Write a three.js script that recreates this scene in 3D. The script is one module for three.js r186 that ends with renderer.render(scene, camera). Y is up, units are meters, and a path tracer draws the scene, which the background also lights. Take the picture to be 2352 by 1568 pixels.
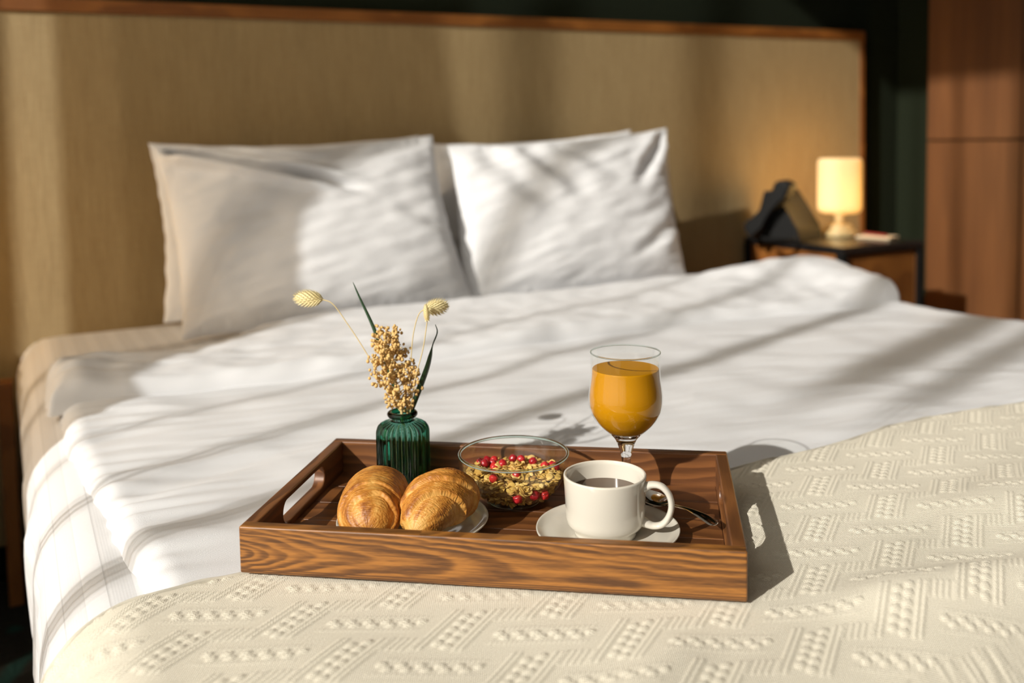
import * as THREE from 'three';
import { mergeGeometries } from 'three/addons/utils/BufferGeometryUtils.js';
import { RoundedBoxGeometry } from 'three/addons/geometries/RoundedBoxGeometry.js';

// ---------------------------------------------------------------- camera, sky, sun, exposure
// Room axes: x runs across the bed (0 = its left edge), -z runs from the foot to the headboard, y is up, metres.
const scene = new THREE.Scene();
const renderer = new THREE.WebGLRenderer({ antialias: true });
renderer.toneMapping = THREE.LinearToneMapping;
renderer.toneMappingExposure = 0.88;
renderer.shadowMap.enabled = true;
const deg = Math.PI / 180;
const FOCAL = 2171;                                     // focal length in pixels of a 2352 x 1568 frame
const camera = new THREE.PerspectiveCamera(2 * Math.atan(784 / FOCAL) / deg, 2352 / 1568, 0.05, 60);
camera.rotation.order = 'YXZ';
camera.position.set(0, 1.0, 0);
camera.rotation.set(-4.01 * deg, -28 * deg, -0.94 * deg);
camera.setViewOffset(2352, 1568, 0, 301, 2352, 1568);   // the lens is shifted, so that uprights stay upright
camera.focus = 0.92;
camera.userData.fStop = 3.3;
camera.updateProjectionMatrix();

scene.background = new THREE.Color().setRGB(0.94, 0.97, 1.0);
scene.backgroundIntensity = 1.5;

const SUN_ELEV = 29 * deg, SUN_X = 0.948, SUN_Z = -0.317;
const sun = new THREE.DirectionalLight(new THREE.Color().setRGB(1, 0.985, 0.965), 9.6);
sun.target.position.set(0.8, 0.6, -1.2);
sun.position.set(0.8 - 8 * SUN_X, 0.6 + 8 * Math.tan(SUN_ELEV), -1.2 - 8 * SUN_Z);
sun.castShadow = true;
sun.shadow.mapSize.set(4096, 4096);
Object.assign(sun.shadow.camera, { left: -4, right: 4, top: 4, bottom: -4, near: 0.5, far: 20 });
sun.shadow.radius = 1.2;
scene.add(sun, sun.target);

// ---------------------------------------------------------------- helpers
const C = (r, g, b) => new THREE.Color().setRGB(r, g, b);
const V3 = (x, y, z) => new THREE.Vector3(x, y, z);
const clamp = (x, a = 0, b = 1) => Math.min(b, Math.max(a, x));
const smooth = (a, b, x) => { const t = clamp((x - a) / (b - a)); return t * t * (3 - 2 * t); };
const mix = (a, b, t) => a + (b - a) * t;
const gauss = (x, s) => Math.exp(-(x * x) / (2 * s * s));
function rng(seed) { let s = seed >>> 0; return () => { s = (s + 0x6D2B79F5) | 0; let t = Math.imul(s ^ (s >>> 15), 1 | s); t = (t + Math.imul(t ^ (t >>> 7), 61 | t)) ^ t; return ((t ^ (t >>> 14)) >>> 0) / 4294967296; }; }
// seeded gradient noise
const perm = (() => { const r = rng(7), a = [...Array(256).keys()]; for (let i = 255; i > 0; i--) { const j = Math.floor(r() * (i + 1)); [a[i], a[j]] = [a[j], a[i]]; } return new Uint8Array([...a, ...a]); })();
function noise(x, y = 0, z = 0) {
  const X = Math.floor(x), Y = Math.floor(y), Z = Math.floor(z); x -= X; y -= Y; z -= Z;
  const f = (t) => t * t * t * (t * (t * 6 - 15) + 10), u = f(x), v = f(y), w = f(z), A = X & 255, B = Y & 255, D = Z & 255;
  const g = (i, j, k) => { const h = perm[perm[perm[(A + i) & 255] + ((B + j) & 255)] + ((D + k) & 255)] & 15, a = x - i, b = y - j, c = z - k, p = h < 8 ? a : b, q = h < 4 ? b : h === 12 || h === 14 ? a : c; return ((h & 1) ? -p : p) + ((h & 2) ? -q : q); };
  return mix(mix(mix(g(0, 0, 0), g(1, 0, 0), u), mix(g(0, 1, 0), g(1, 1, 0), u), v), mix(mix(g(0, 0, 1), g(1, 0, 1), u), mix(g(0, 1, 1), g(1, 1, 1), u), v), w);
}
const fbm = (x, y = 0, z = 0, n = 4) => { let s = 0, a = 1; for (let i = 0; i < n; i++) { s += a * noise(x, y, z); x *= 2.03; y *= 2.03; z *= 2.03; a *= 0.5; } return s; };
const ridge = (x, y, z = 0) => 1 - Math.abs(noise(x, y, z)) * 2;

// a grid surface: fn(a, b) -> [x, y, z]; uvFn(a, b) -> [s, t]
function grid(na, nb, fn, uvFn = (a, b) => [a, b]) {
  const p = new Float32Array((na + 1) * (nb + 1) * 3), t = new Float32Array((na + 1) * (nb + 1) * 2), idx = new Uint32Array(na * nb * 6);
  let k = 0, m = 0;
  for (let j = 0; j <= nb; j++) for (let i = 0; i <= na; i++) { const q = fn(i / na, j / nb), s = uvFn(i / na, j / nb); p.set(q, 3 * k); t.set(s, 2 * k); k++; }
  for (let j = 0; j < nb; j++) for (let i = 0; i < na; i++) { const a = j * (na + 1) + i, b = a + 1, c = a + na + 1, d = c + 1; idx.set([a, b, d, a, d, c], m); m += 6; }
  const g = new THREE.BufferGeometry();
  g.setAttribute('position', new THREE.BufferAttribute(p, 3)); g.setAttribute('uv', new THREE.BufferAttribute(t, 2)); g.setIndex(new THREE.BufferAttribute(idx, 1));
  g.computeVertexNormals();
  return g;
}
// a grid whose last column meets the first: shared normals at the seam
function closedGrid(na, nb, fn, uvFn) {
  const g = grid(na, nb, fn, uvFn), n = g.attributes.normal;
  for (let j = 0; j <= nb; j++) { const a = j * (na + 1), b = a + na, s = V3(n.getX(a) + n.getX(b), n.getY(a) + n.getY(b), n.getZ(a) + n.getZ(b)).normalize(); n.setXYZ(a, s.x, s.y, s.z); n.setXYZ(b, s.x, s.y, s.z); }
  return g;
}
function lathe(pts, n = 72) { return new THREE.LatheGeometry(pts.map(([r, y]) => new THREE.Vector2(Math.max(r, 1e-5), y)), n); }
// smooth profile through points
function curveProfile(pts, n = 60) { const c = new THREE.SplineCurve(pts.map(([r, y]) => new THREE.Vector2(r, y))); return c.getPoints(n).map((q) => [Math.max(0, q.x), q.y]); }
// box with uv in metres (s along `axis`)
function box(w, h, d, r = 0.002, x = 0, y = 0, z = 0, seg = 2) {
  const g = new RoundedBoxGeometry(w, h, d, seg, Math.min(r, w / 2.1, h / 2.1, d / 2.1));
  g.translate(x, y, z); return metreUV(g, w >= h && w >= d ? 'x' : h >= d ? 'y' : 'z');
}
function metreUV(g, along) {
  const p = g.attributes.position, n = g.attributes.normal, t = new Float32Array(p.count * 2);
  for (let i = 0; i < p.count; i++) {
    const P = { x: p.getX(i), y: p.getY(i), z: p.getZ(i) }, N = [['x', Math.abs(n.getX(i))], ['y', Math.abs(n.getY(i))], ['z', Math.abs(n.getZ(i))]].sort((a, b) => b[1] - a[1])[0][0];
    const others = ['x', 'y', 'z'].filter((q) => q !== N), s = others.includes(along) ? along : others[0], o = others.find((q) => q !== s);
    t[2 * i] = P[s]; t[2 * i + 1] = P[o] + (N === 'y' ? 0.37 : N === 'x' ? 0.71 : 0);
  }
  g.setAttribute('uv', new THREE.BufferAttribute(t, 2)); return g;
}
const tube = (pts, r, n = 40, k = 10) => new THREE.TubeGeometry(new THREE.CatmullRomCurve3(pts), n, r, k, false);
const merge = (list) => mergeGeometries(list.map((g) => (g.index ? g.toNonIndexed() : g)), false);

function mesh(name, geometry, material, parent = scene) { const o = new THREE.Mesh(geometry, material); o.name = name; o.castShadow = o.receiveShadow = true; parent.add(o); return o; }
function thing(name, label, category, pos = [0, 0, 0], turn = 0, group) { const o = new THREE.Group(); o.name = name; o.position.set(...pos); o.rotation.y = turn; o.userData = { label, category }; if (group) o.userData.group = group; scene.add(o); return o; }
function tag(o, label, category, group, kind) { Object.assign(o.userData, { label, category }); if (group) o.userData.group = group; if (kind) o.userData.kind = kind; return o; }
function structure(name, geometry, material, label, category) { const o = mesh(name, geometry, material); o.userData = { kind: 'structure', label, category }; return o; }

// textures
function tex(w, h, fn, { srgb = false, repeat = [1, 1] } = {}) {
  const d = new Uint8Array(w * h * 4);
  for (let j = 0; j < h; j++) for (let i = 0; i < w; i++) { const c = fn((i + 0.5) / w, (j + 0.5) / h, i, j), k = 4 * (j * w + i); if (c.length) { d[k] = c[0]; d[k + 1] = c[1]; d[k + 2] = c[2]; } else d[k] = d[k + 1] = d[k + 2] = c; d[k + 3] = 255; }
  const t = new THREE.DataTexture(d, w, h); t.wrapS = t.wrapT = THREE.RepeatWrapping; t.magFilter = THREE.LinearFilter; t.minFilter = THREE.LinearMipmapLinearFilter; t.generateMipmaps = true;
  if (srgb) t.colorSpace = THREE.SRGBColorSpace; t.repeat.set(...repeat); t.needsUpdate = true; return t;
}
const lerp3 = (a, b, t) => [mix(a[0], b[0], t), mix(a[1], b[1], t), mix(a[2], b[2], t)];
// noise that repeats after one unit
const tileNoise = (x, y, fx, fy, z = 0) => { const A = 2 * Math.PI; const n = (a, b) => noise(a * fx, b * fy, z); const wx = smooth(0.85, 1, x), wy = smooth(0.85, 1, y); return mix(mix(n(x, y), n(x - 1, y), wx), mix(n(x, y - 1), n(x - 1, y - 1), wx), wy); };

// wood: long grain along s; one tile = `len` x `wid` metres
function woodTexture(light, dark, { rings = 9, stretch = 1, seed = 0, contrast = 1, w = 1024, h = 256 } = {}) {
  return tex(w, h, (s, t) => {
    const warp = 0.55 * tileNoise(s, t, 3 * stretch, 2, seed) + 0.18 * tileNoise(s, t, 9 * stretch, 5, seed + 4);
    let g = (t + warp * 0.35) * rings; g -= Math.floor(g);
    let band = smooth(0, 0.75, g) * (1 - smooth(0.86, 1, g));
    band = band * contrast + 0.12 * tileNoise(s, t, 14 * stretch, 90, seed + 9) + 0.14 * tileNoise(s, t, 30 * stretch, 160, seed + 12) + 0.2 * tileNoise(s, t, 2 * stretch, 7, seed + 20);
    return lerp3(light, dark, clamp(band));
  }, { srgb: true });
}
const std = (o) => new THREE.MeshStandardMaterial(o);
const phys = (o) => new THREE.MeshPhysicalMaterial(o);

// ---------------------------------------------------------------- materials
const weaveBump = tex(256, 256, (s, t, i, j) => 128 + 55 * Math.sin(i * Math.PI / 4) * Math.cos(j * Math.PI / 4) + 50 * tileNoise(s, t, 40, 40, 3));
const cottonStripe = tex(256, 256, (s, t, i, j) => { const st = Math.floor(s * 8) % 2; const v = (st ? 246 : 238) + 3 * tileNoise(s, t, 60, 60, 5); const e = Math.abs((s * 8) % 1 - 0.0) < 0.06 ? -16 : 0; return [v + e, v + e, v + e]; }, { srgb: true });
const stripeBump = tex(256, 256, (s, t, i, j) => { const f = (s * 8) % 1, st = Math.floor(s * 8) % 2; return (st ? 150 : 105) - 60 * gauss(f, 0.06) + (st ? 18 * Math.sin(j * 1.57) : 18 * Math.sin(i * 1.57)); });
const M = {};
M.pillowCotton = phys({ color: C(0.78, 0.79, 0.81), roughness: 0.8, bumpMap: stripeBump, bumpScale: 0.00016, sheen: 0.3, sheenRoughness: 0.5, sheenColor: C(1, 1, 1) });
M.cotton = phys({ color: C(0.75, 0.76, 0.78), roughness: 0.85, bumpMap: weaveBump, bumpScale: 0.0003, sheen: 0.3, sheenRoughness: 0.6, sheenColor: C(1, 1, 1) });
M.stripedCotton = phys({ color: C(0.80, 0.805, 0.82), map: cottonStripe, roughness: 0.7, bumpMap: stripeBump, bumpScale: 0.00045, sheen: 0.3, sheenRoughness: 0.5, sheenColor: C(1, 1, 1) });
const knitBump = tex(256, 256, (s, t, i, j) => 128 + 60 * Math.sin(j * Math.PI / 4) + 36 * Math.sin(i * Math.PI / 4 + (Math.floor(j / 4) % 2) * Math.PI / 2) + 40 * tileNoise(s, t, 50, 50, 8));
const knitColor = tex(256, 256, (s, t, i, j) => { const n = 0.5 + 0.5 * tileNoise(s, t, 30, 30, 2) + 0.25 * tileNoise(s, t, 90, 90, 6); return lerp3([233, 227, 210], [245, 241, 228], clamp(n)); }, { srgb: true });
M.knit = phys({ color: C(0.90, 0.885, 0.85), map: knitColor, roughness: 0.95, bumpMap: knitBump, bumpScale: 0.0009, sheen: 0.4, sheenRoughness: 0.7, sheenColor: C(1, 0.96, 0.85) });
const linen = tex(1024, 1024, (s, t, i, j) => {
  const warp = 0.5 * tileNoise(s, t, 150, 6, 1) + 0.45 * tileNoise(s, t, 320, 18, 2) + 0.3 * tileNoise(s, t, 40, 3, 5), weft = 0.35 * tileNoise(s, t, 14, 260, 3);
  return lerp3([172, 145, 100], [212, 187, 138], clamp(0.5 + 0.55 * warp + 0.5 * weft));
}, { srgb: true });
const linenBump = tex(512, 512, (s, t, i, j) => 128 + 70 * tileNoise(s, t, 200, 12, 1) + 50 * tileNoise(s, t, 20, 200, 2));
M.linen = std({ color: C(0.60, 0.59, 0.57), map: linen, roughness: 0.95, bumpMap: linenBump, bumpScale: 0.0006 });
const oakTex = woodTexture([146, 94, 40], [110, 65, 23], { rings: 7, seed: 31, contrast: 0.6 });
M.oak = std({ color: C(0.9, 0.85, 0.8), map: oakTex, roughness: 0.5 });
const wardTex = tex(512, 512, (s, t) => lerp3([110, 71, 39], [86, 53, 27], clamp(0.5 + 0.7 * tileNoise(s, t, 2, 11, 3) + 0.4 * tileNoise(s, t, 5, 60, 6) + 0.3 * tileNoise(s, t, 12, 160, 9))), { srgb: true });
M.wardrobe = std({ map: wardTex, roughness: 0.5 });
M.greenWall = phys({ color: C(0.0105, 0.0145, 0.0075), roughness: 0.9, specularIntensity: 0.25 });
M.plaster = std({ color: C(0.72, 0.66, 0.57), roughness: 0.95 });
M.ceiling = std({ color: C(0.8, 0.77, 0.72), roughness: 0.95 });
const carpetTex = tex(512, 512, (s, t) => { const n = tileNoise(s, t, 5, 5, 1) + 0.5 * tileNoise(s, t, 14, 14, 2), f = 0.5 + 0.5 * tileNoise(s, t, 120, 120, 7); return lerp3(lerp3([24, 23, 18], [36, 34, 26], f), [14, 58, 54], smooth(0.22, 0.4, n)); }, { srgb: true });
M.carpet = std({ map: carpetTex, roughness: 1, bumpMap: tex(256, 256, (s, t) => 128 + 110 * tileNoise(s, t, 90, 90, 4)), bumpScale: 0.004 });
M.blackTop = std({ color: C(0.012, 0.011, 0.011), roughness: 0.22 });
M.blackPlastic = phys({ color: C(0.006, 0.006, 0.006), roughness: 0.6, specularIntensity: 0.45 });
M.greyPlastic = std({ color: C(0.05, 0.05, 0.052), roughness: 0.5 });
M.screen = std({ color: C(0.10, 0.12, 0.10), roughness: 0.25 });
M.whiteMetal = std({ color: C(0.62, 0.46, 0.22), roughness: 0.4 });
M.lampShade = phys({ color: C(0.62, 0.54, 0.38), roughness: 1, transmission: 0.055, thickness: 0, emissive: C(1.0, 0.52, 0.11), emissiveIntensity: 0.5 });
M.porcelain = phys({ color: C(0.67, 0.635, 0.555), roughness: 0.12, clearcoat: 0.6, clearcoatRoughness: 0.05 });
M.chrome = std({ color: C(0.78, 0.77, 0.75), metalness: 1, roughness: 0.08 });
M.glassThin = phys({ color: C(0.99, 1, 0.99), transmission: 1, roughness: 0.0, ior: 1.5, thickness: 0 });
M.glassRim = phys({ color: C(0.97, 1, 0.98), transmission: 1, roughness: 0.0, ior: 1.5, thickness: 0.004, attenuationColor: C(0.45, 0.80, 0.72), attenuationDistance: 0.012 });
M.glassStem = phys({ color: C(1, 1, 1), transmission: 1, roughness: 0.0, ior: 1.5, thickness: 0.004 });
M.vaseGlass = phys({ color: C(0.9, 1, 0.97), transmission: 1, roughness: 0.0, ior: 1.5, thickness: 0.003, attenuationColor: C(0.05, 0.30, 0.20), attenuationDistance: 0.0038 });
M.greenGlass = phys({ color: C(0.33, 0.66, 0.55), transmission: 1, roughness: 0.0, ior: 1.52, thickness: 0 });
M.water = phys({ color: C(0.55, 0.72, 0.45), transmission: 1, roughness: 0, ior: 1.33, thickness: 0 });
M.juice = phys({ color: C(0.49, 0.217, 0.0012), roughness: 0.4, specularIntensity: 0.4 });
M.coffee = phys({ color: C(0.07, 0.030, 0.010), roughness: 0.05 });
M.windowFrame = std({ color: C(0.65, 0.63, 0.6), roughness: 0.5 });
M.pane = phys({ color: C(1, 1, 1), transmission: 1, roughness: 0, thickness: 0 });
M.sheer = phys({ color: C(0.95, 0.91, 0.84), transmission: 0.74, roughness: 0.35, thickness: 0, side: THREE.DoubleSide });
M.drape = phys({ color: C(0.88, 0.74, 0.58), transmission: 0.44, roughness: 0.4, thickness: 0, side: THREE.DoubleSide });

// ---------------------------------------------------------------- the room
const ROOM = { x0: -1.0, x1: 2.95, z0: -2.46, z1: 2.2, h: 3.78 };
const slab = (x0, x1, y0, y1, z0, z1) => { const g = new THREE.BoxGeometry(x1 - x0, y1 - y0, z1 - z0); g.translate((x0 + x1) / 2, (y0 + y1) / 2, (z0 + z1) / 2); return metreUV(g, 'x'); };
structure('floor', slab(ROOM.x0 - 0.2, ROOM.x1 + 0.2, -0.2, 0, ROOM.z0 - 0.2, ROOM.z1 + 0.2), M.carpet, 'dark carpet with deep green patches beside the bed', 'floor');
structure('ceiling', slab(ROOM.x0 - 0.2, ROOM.x1 + 0.2, ROOM.h, ROOM.h + 0.2, ROOM.z0 - 0.2, ROOM.z1 + 0.2), M.ceiling, 'pale plaster ceiling above the bed', 'ceiling');
structure('wall_back', slab(ROOM.x0 - 0.2, ROOM.x1 + 0.2, 0, ROOM.h, ROOM.z0 - 0.2, ROOM.z0), M.greenWall, 'very dark green wall behind the headboard', 'wall');
structure('wall_right', slab(ROOM.x1, ROOM.x1 + 0.2, 0, ROOM.h, ROOM.z0, ROOM.z1), M.greenWall, 'dark green wall strip beside the wardrobe', 'wall');
structure('wall_front', slab(ROOM.x0 - 0.2, ROOM.x1 + 0.2, 0, ROOM.h, ROOM.z1, ROOM.z1 + 0.2), M.plaster, 'cream plaster wall facing the foot of the bed', 'wall');
// the window wall: one tall opening from z = -2.08 to 1.5
const WIN = { z0: -2.081, z1: 1.5, y0: 0.35, y1: 3.64 };
structure('wall_left', merge([
  slab(ROOM.x0 - 0.2, ROOM.x0, 0, ROOM.h, ROOM.z0, WIN.z0), slab(ROOM.x0 - 0.2, ROOM.x0, 0, ROOM.h, WIN.z1, ROOM.z1),
  slab(ROOM.x0 - 0.2, ROOM.x0, 0, WIN.y0, WIN.z0, WIN.z1), slab(ROOM.x0 - 0.2, ROOM.x0, WIN.y1, ROOM.h, WIN.z0, WIN.z1)]), M.plaster, 'cream plaster wall with the tall window', 'wall');
{
  const w = new THREE.Group(); w.name = 'window_1'; w.userData = { kind: 'structure', label: 'tall window in the wall left of the bed', category: 'window' }; scene.add(w);
  const x = ROOM.x0 - 0.17, t = 0.05, zs = [WIN.z0, 0.35, WIN.z1];
  mesh('frame', merge([slab(x - 0.03, x + 0.03, WIN.y0, WIN.y0 + t, WIN.z0, WIN.z1), slab(x - 0.03, x + 0.03, WIN.y1 - t, WIN.y1, WIN.z0, WIN.z1)]), M.windowFrame, w);
  for (const z of zs) mesh('mullion', slab(x - 0.03, x + 0.03, WIN.y0 + t, WIN.y1 - t, clamp(z - 0.02, WIN.z0, WIN.z1), clamp(z + 0.02, WIN.z0, WIN.z1)), M.windowFrame, w);
  for (let i = 0; i < 2; i++) mesh('pane', slab(x - 0.002, x + 0.002, WIN.y0 + t, WIN.y1 - t, zs[i] + 0.02, zs[i + 1] - 0.02), M.pane, w);
}
// sheer curtain: a flat hanging with bunches of pleats; position along the sun-perpendicular coordinate s
{
  const X = -0.86, toV = (s) => (s - SUN_Z * X) / SUN_X;      // s = SUN_Z * x + SUN_X * v
  const bunch = [[1.863, 0.028, 0.034], [1.66, 0.026, 0.030], [1.31, 0.016, 0.019], [1.13, 0.018, 0.024], [0.915, 0.024, 0.030], [0.65, 0.050, 0.036, 1], [0.52, 0.035, 0.030, 1], [0.33, 0.03, 0.010], [0.1, 0.03, 0.02], [-0.2, 0.03, 0.02], [-0.6, 0.04, 0.02]].map(([s, w, a, high]) => [toV(s), w, a, high]);      // the last two open out towards the sill
  const v0 = -1.35, v1 = 2.05, n = 4200, amp = (v, y) => bunch.reduce((m, [c, w, a, high]) => Math.max(m, (high ? smooth(1.55, 1.9, y) : 1) * a * gauss(v - c, w)), 0.0);
  const line = (v, y) => X + amp(v, y) * Math.sin(v * 2 * Math.PI / 0.014) + 0.006 * Math.sin(v * 9 + 1);
  const g = grid(n, 24, (a, b) => { const v = mix(v0, v1, a), y = mix(0.03, 3.68, b); return [line(v + 0.006 * noise(v * 3, y * 1.1), y), y, -v]; });
  tag(mesh('sheer_curtain', g, M.sheer), 'translucent sheer curtain hanging across the tall window', 'curtain');
  // the heavier drape, drawn aside towards the headboard and gathered low
  const XD = -0.79, edge = (y) => { const k = [[0, 1.18], [1.12, 1.22], [1.30, 1.43], [1.47, 1.60], [1.70, 1.655], [1.94, 1.705], [2.19, 1.785], [2.6, 1.80], [3.4, 1.82]]; for (let i = 1; i < k.length; i++) if (y <= k[i][0]) return mix(k[i - 1][1], k[i][1], smooth(k[i - 1][0], k[i][0], y)); return 1.82; };
  const gd = grid(360, 60, (a, b) => { const y = mix(0.02, 3.69, b), e = edge(y), v = mix(e, 2.118, a); return [XD + 0.035 * Math.sin(a * 2 * Math.PI * 4.5) * (0.6 + 0.4 * noise(a * 5, y)), y, -v]; });
  tag(mesh('drape', gd, M.drape), 'cream drape drawn to the headboard end of the window', 'curtain');
  const rod = tube([V3(-0.83, 3.71, 1.6), V3(-0.83, 3.71, -2.3)], 0.016, 4, 12);
  tag(mesh('curtain_rail', rod, M.windowFrame), 'slim curtain rail above the tall window', 'curtain rail');
}

// wardrobe along the right wall, its panels facing the bed
{
  const g = thing('wardrobe', 'reddish brown wooden wardrobe panels right of the nightstand', 'wardrobe', [2.92, 0, -1.5]);
  mesh('carcass', box(0.04, 2.9, 1.52, 0.002, 0.005, 1.45, -0.02), M.blackPlastic, g);
  let k = 0;
  for (let v = 2.28; v > 0.85; v -= 0.358) for (const [y0, y1] of [[0.04, 0.985], [0.991, 2.86]]) {
    const p = box(0.018, y1 - y0, 0.351, 0.002, -0.022, (y0 + y1) / 2, -(v - 0.1755 - 1.5));
    const t = p.attributes.uv; for (let i = 0; i < t.count; i++) t.setXY(i, t.getX(i) * 0.55 + k * 0.37, t.getY(i) * 1.1 + k * 0.23); k++;
    mesh('door_panel', p, M.wardrobe, g);
  }
}

// ---------------------------------------------------------------- headboard and bed
{
  const g = thing('headboard', 'wide linen covered headboard in a thin wooden frame', 'headboard', [0.97, 0, -2.43]);
  g.rotation.z = 0.7 * deg;
  const pan = box(3.50, 1.22, 0.03, 0.004, 0, 0.72, -0.003); const t = pan.attributes.uv; for (let i = 0; i < t.count; i++) t.setXY(i, t.getX(i) * 1.6, t.getY(i) * 1.6);
  mesh('fabric_panel', pan, M.linen, g);
  mesh('frame_rail', box(3.54, 0.032, 0.036, 0.003, 0, 1.344, -0.001), M.oak, g).userData.label = 'oak top rail of the headboard';
  for (const s of [-1, 1]) mesh('frame_stile', box(0.024, 1.22, 0.034, 0.003, s * 1.759, 0.72, -0.002), M.oak, g);
}
const BED = { x0: 0.0, x1: 1.93, v0: 0.42, v1: 2.405, top: 0.588 };
{
  const g = thing('bed_base', 'low wooden bed base under the mattress', 'bed', [0.965, 0, -1.4]);
  mesh('box', box(1.84, 0.2, 1.9, 0.006, 0.01, 0.19, 0), M.blackPlastic, g);
  for (const [x, z] of [[-0.975, -0.93], [0.975, -0.93]]) mesh('post', box(0.03, 0.50, 0.05, 0.003, x + (x < 0 ? -0.018 : 0.018), 0.25, z), M.oak, g).userData.label = 'upright wooden corner post';
  for (const [x, z] of [[-0.8, 0.9], [0.8, 0.9]]) mesh('foot', box(0.07, 0.1, 0.07, 0.004, x, 0.05, z), M.oak, g);
}
// sheet over the mattress: rounded box, stripes along the bed
{
  const R = 0.085, nx = 130, nz = 110, w = BED.x1 - BED.x0, L = BED.v1 - BED.v0, drop = 0.195;
  const fold = (d) => (d <= 0 ? [0, 0] : d < R * Math.PI / 2 ? [R * Math.sin(d / R), R * (1 - Math.cos(d / R))] : [R, R + d - R * Math.PI / 2]);
  const surf = (a, b) => {
    const S = drop + R * 0.57, s = mix(-S, w - 2 * R + S, a), t = mix(-S, L - 2 * R + S, b);
    let x, z, dy;
    const [ox, oy] = s < 0 ? fold(-s) : s > w - 2 * R ? fold(s - (w - 2 * R)) : [0, 0], [oz, oyz] = t < 0 ? fold(-t) : t > L - 2 * R ? fold(t - (L - 2 * R)) : [0, 0];
    x = s < 0 ? -ox : s > w - 2 * R ? w - 2 * R + ox : s; z = t < 0 ? -oz : t > L - 2 * R ? L - 2 * R + oz : t;
    dy = Math.max(oy, oyz);
    const cx = BED.x0 + R + x, cv = BED.v0 + R + z;
    const nn = 0.003 * fbm(cx * 3, cv * 3, 1) + (dy > 0.05 ? 0.006 * noise(cv * 11, dy * 6, 2) : 0);
    return [cx - (s < 0 && dy > 0.03 ? nn * 1.5 : 0), BED.top - dy + (dy > 0.03 ? 0 : nn), -cv];
  };
  const g = grid(nx, nz, surf, (a, b) => [a * (w + 0.6) / 0.2, b * (L + 0.6) / 0.2]);
  const m = thing('mattress', 'thick mattress in a white satin-striped fitted sheet', 'mattress', [0, 0, 0]);
  mesh('fitted_sheet', g, M.stripedCotton, m);
  mesh('mattress_core', box(1.85, 0.2, 1.9, 0.03, 0.965, 0.42, -1.41), M.cotton, m);
}

// duvet: a soft thick sheet lying on the mattress; closed along its edge by a rounded hem
const TRAY = { x: 0.4213, z: -0.8137, y: 0.62, turn: -37.05 * deg, W: 0.444, D: 0.257, H: 0.043, t: 0.0125 };
const trayAt = (r, up, b) => V3(TRAY.x + 0.798 * r + 0.6025 * b, TRAY.y + up, TRAY.z + 0.6025 * r - 0.798 * b);
const nearTray = (u, v) => { const dx = u - TRAY.x, dz = -v - TRAY.z, r = 0.798 * dx + 0.6025 * dz, b = 0.6025 * dx - 0.798 * dz; const q = Math.max(Math.abs(r) - 0.222, Math.abs(b) - 0.13, 0); return 1 - smooth(0.0, 0.14, q); };
const blanketEdge = (u) => 0.845 + 0.012 * Math.sin(u * 7.5 - 0.4) + 0.004 * Math.sin(u * 19);
function duvetTop(u, v) {
  let h = 0.6075, calm = 1 - 0.9 * nearTray(u, v);
  if (v < 0.9) calm *= 0.45 + 0.55 * smooth(0.72, 0.9, v);
  h += calm * (0.010 * fbm(u * 2.6 + 3, v * 2.6, 0.5, 3));
  h += calm * 0.0026 * (ridge(u * 2.2 + 0.6 * v, v * 13 + u * 3 + 1.5 * noise(u * 3, v * 3), 4) - 0.4);
  h += calm * 0.0016 * noise(u * 9, v * 42 + 6 * u, 6);
  // gathers that start at the left hem
  const eg = Math.exp(-Math.max(0, u - 0.09) / 0.10);
  h += calm * eg * 0.0042 * Math.sin(v * 150 + 3 * noise(v * 9, u * 6, 2)) * (0.5 + 0.5 * noise(v * 7, 3, 1));
  h += calm * 0.008 * gauss(u - 0.16 - 0.05 * noise(v * 4, 0, 3), 0.05) * (0.3 + noise(v * 6, 1, 9));
  // a long crease from the left hem towards the tray
  const c = v - (1.18 + 0.35 * (u - 0.15)); h -= calm * 0.006 * gauss(c, 0.022) * smooth(0.05, 0.15, u) * (1 - smooth(0.3, 0.5, u));
  const c2 = v - (0.99 - 0.25 * (u - 0.1)); h += calm * 0.005 * gauss(c2, 0.03) * (1 - smooth(0.22, 0.3, u));
  h -= 0.010 * (1 - smooth(blanketEdge(u) - 0.02, blanketEdge(u) - 0.004, v)) * (1 - nearTray(u, v) * 0.6);
  return h;
}
const DUV = { u0: 0.052, u1: 1.955, v0: 0.47, v1: 1.80 };
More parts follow.
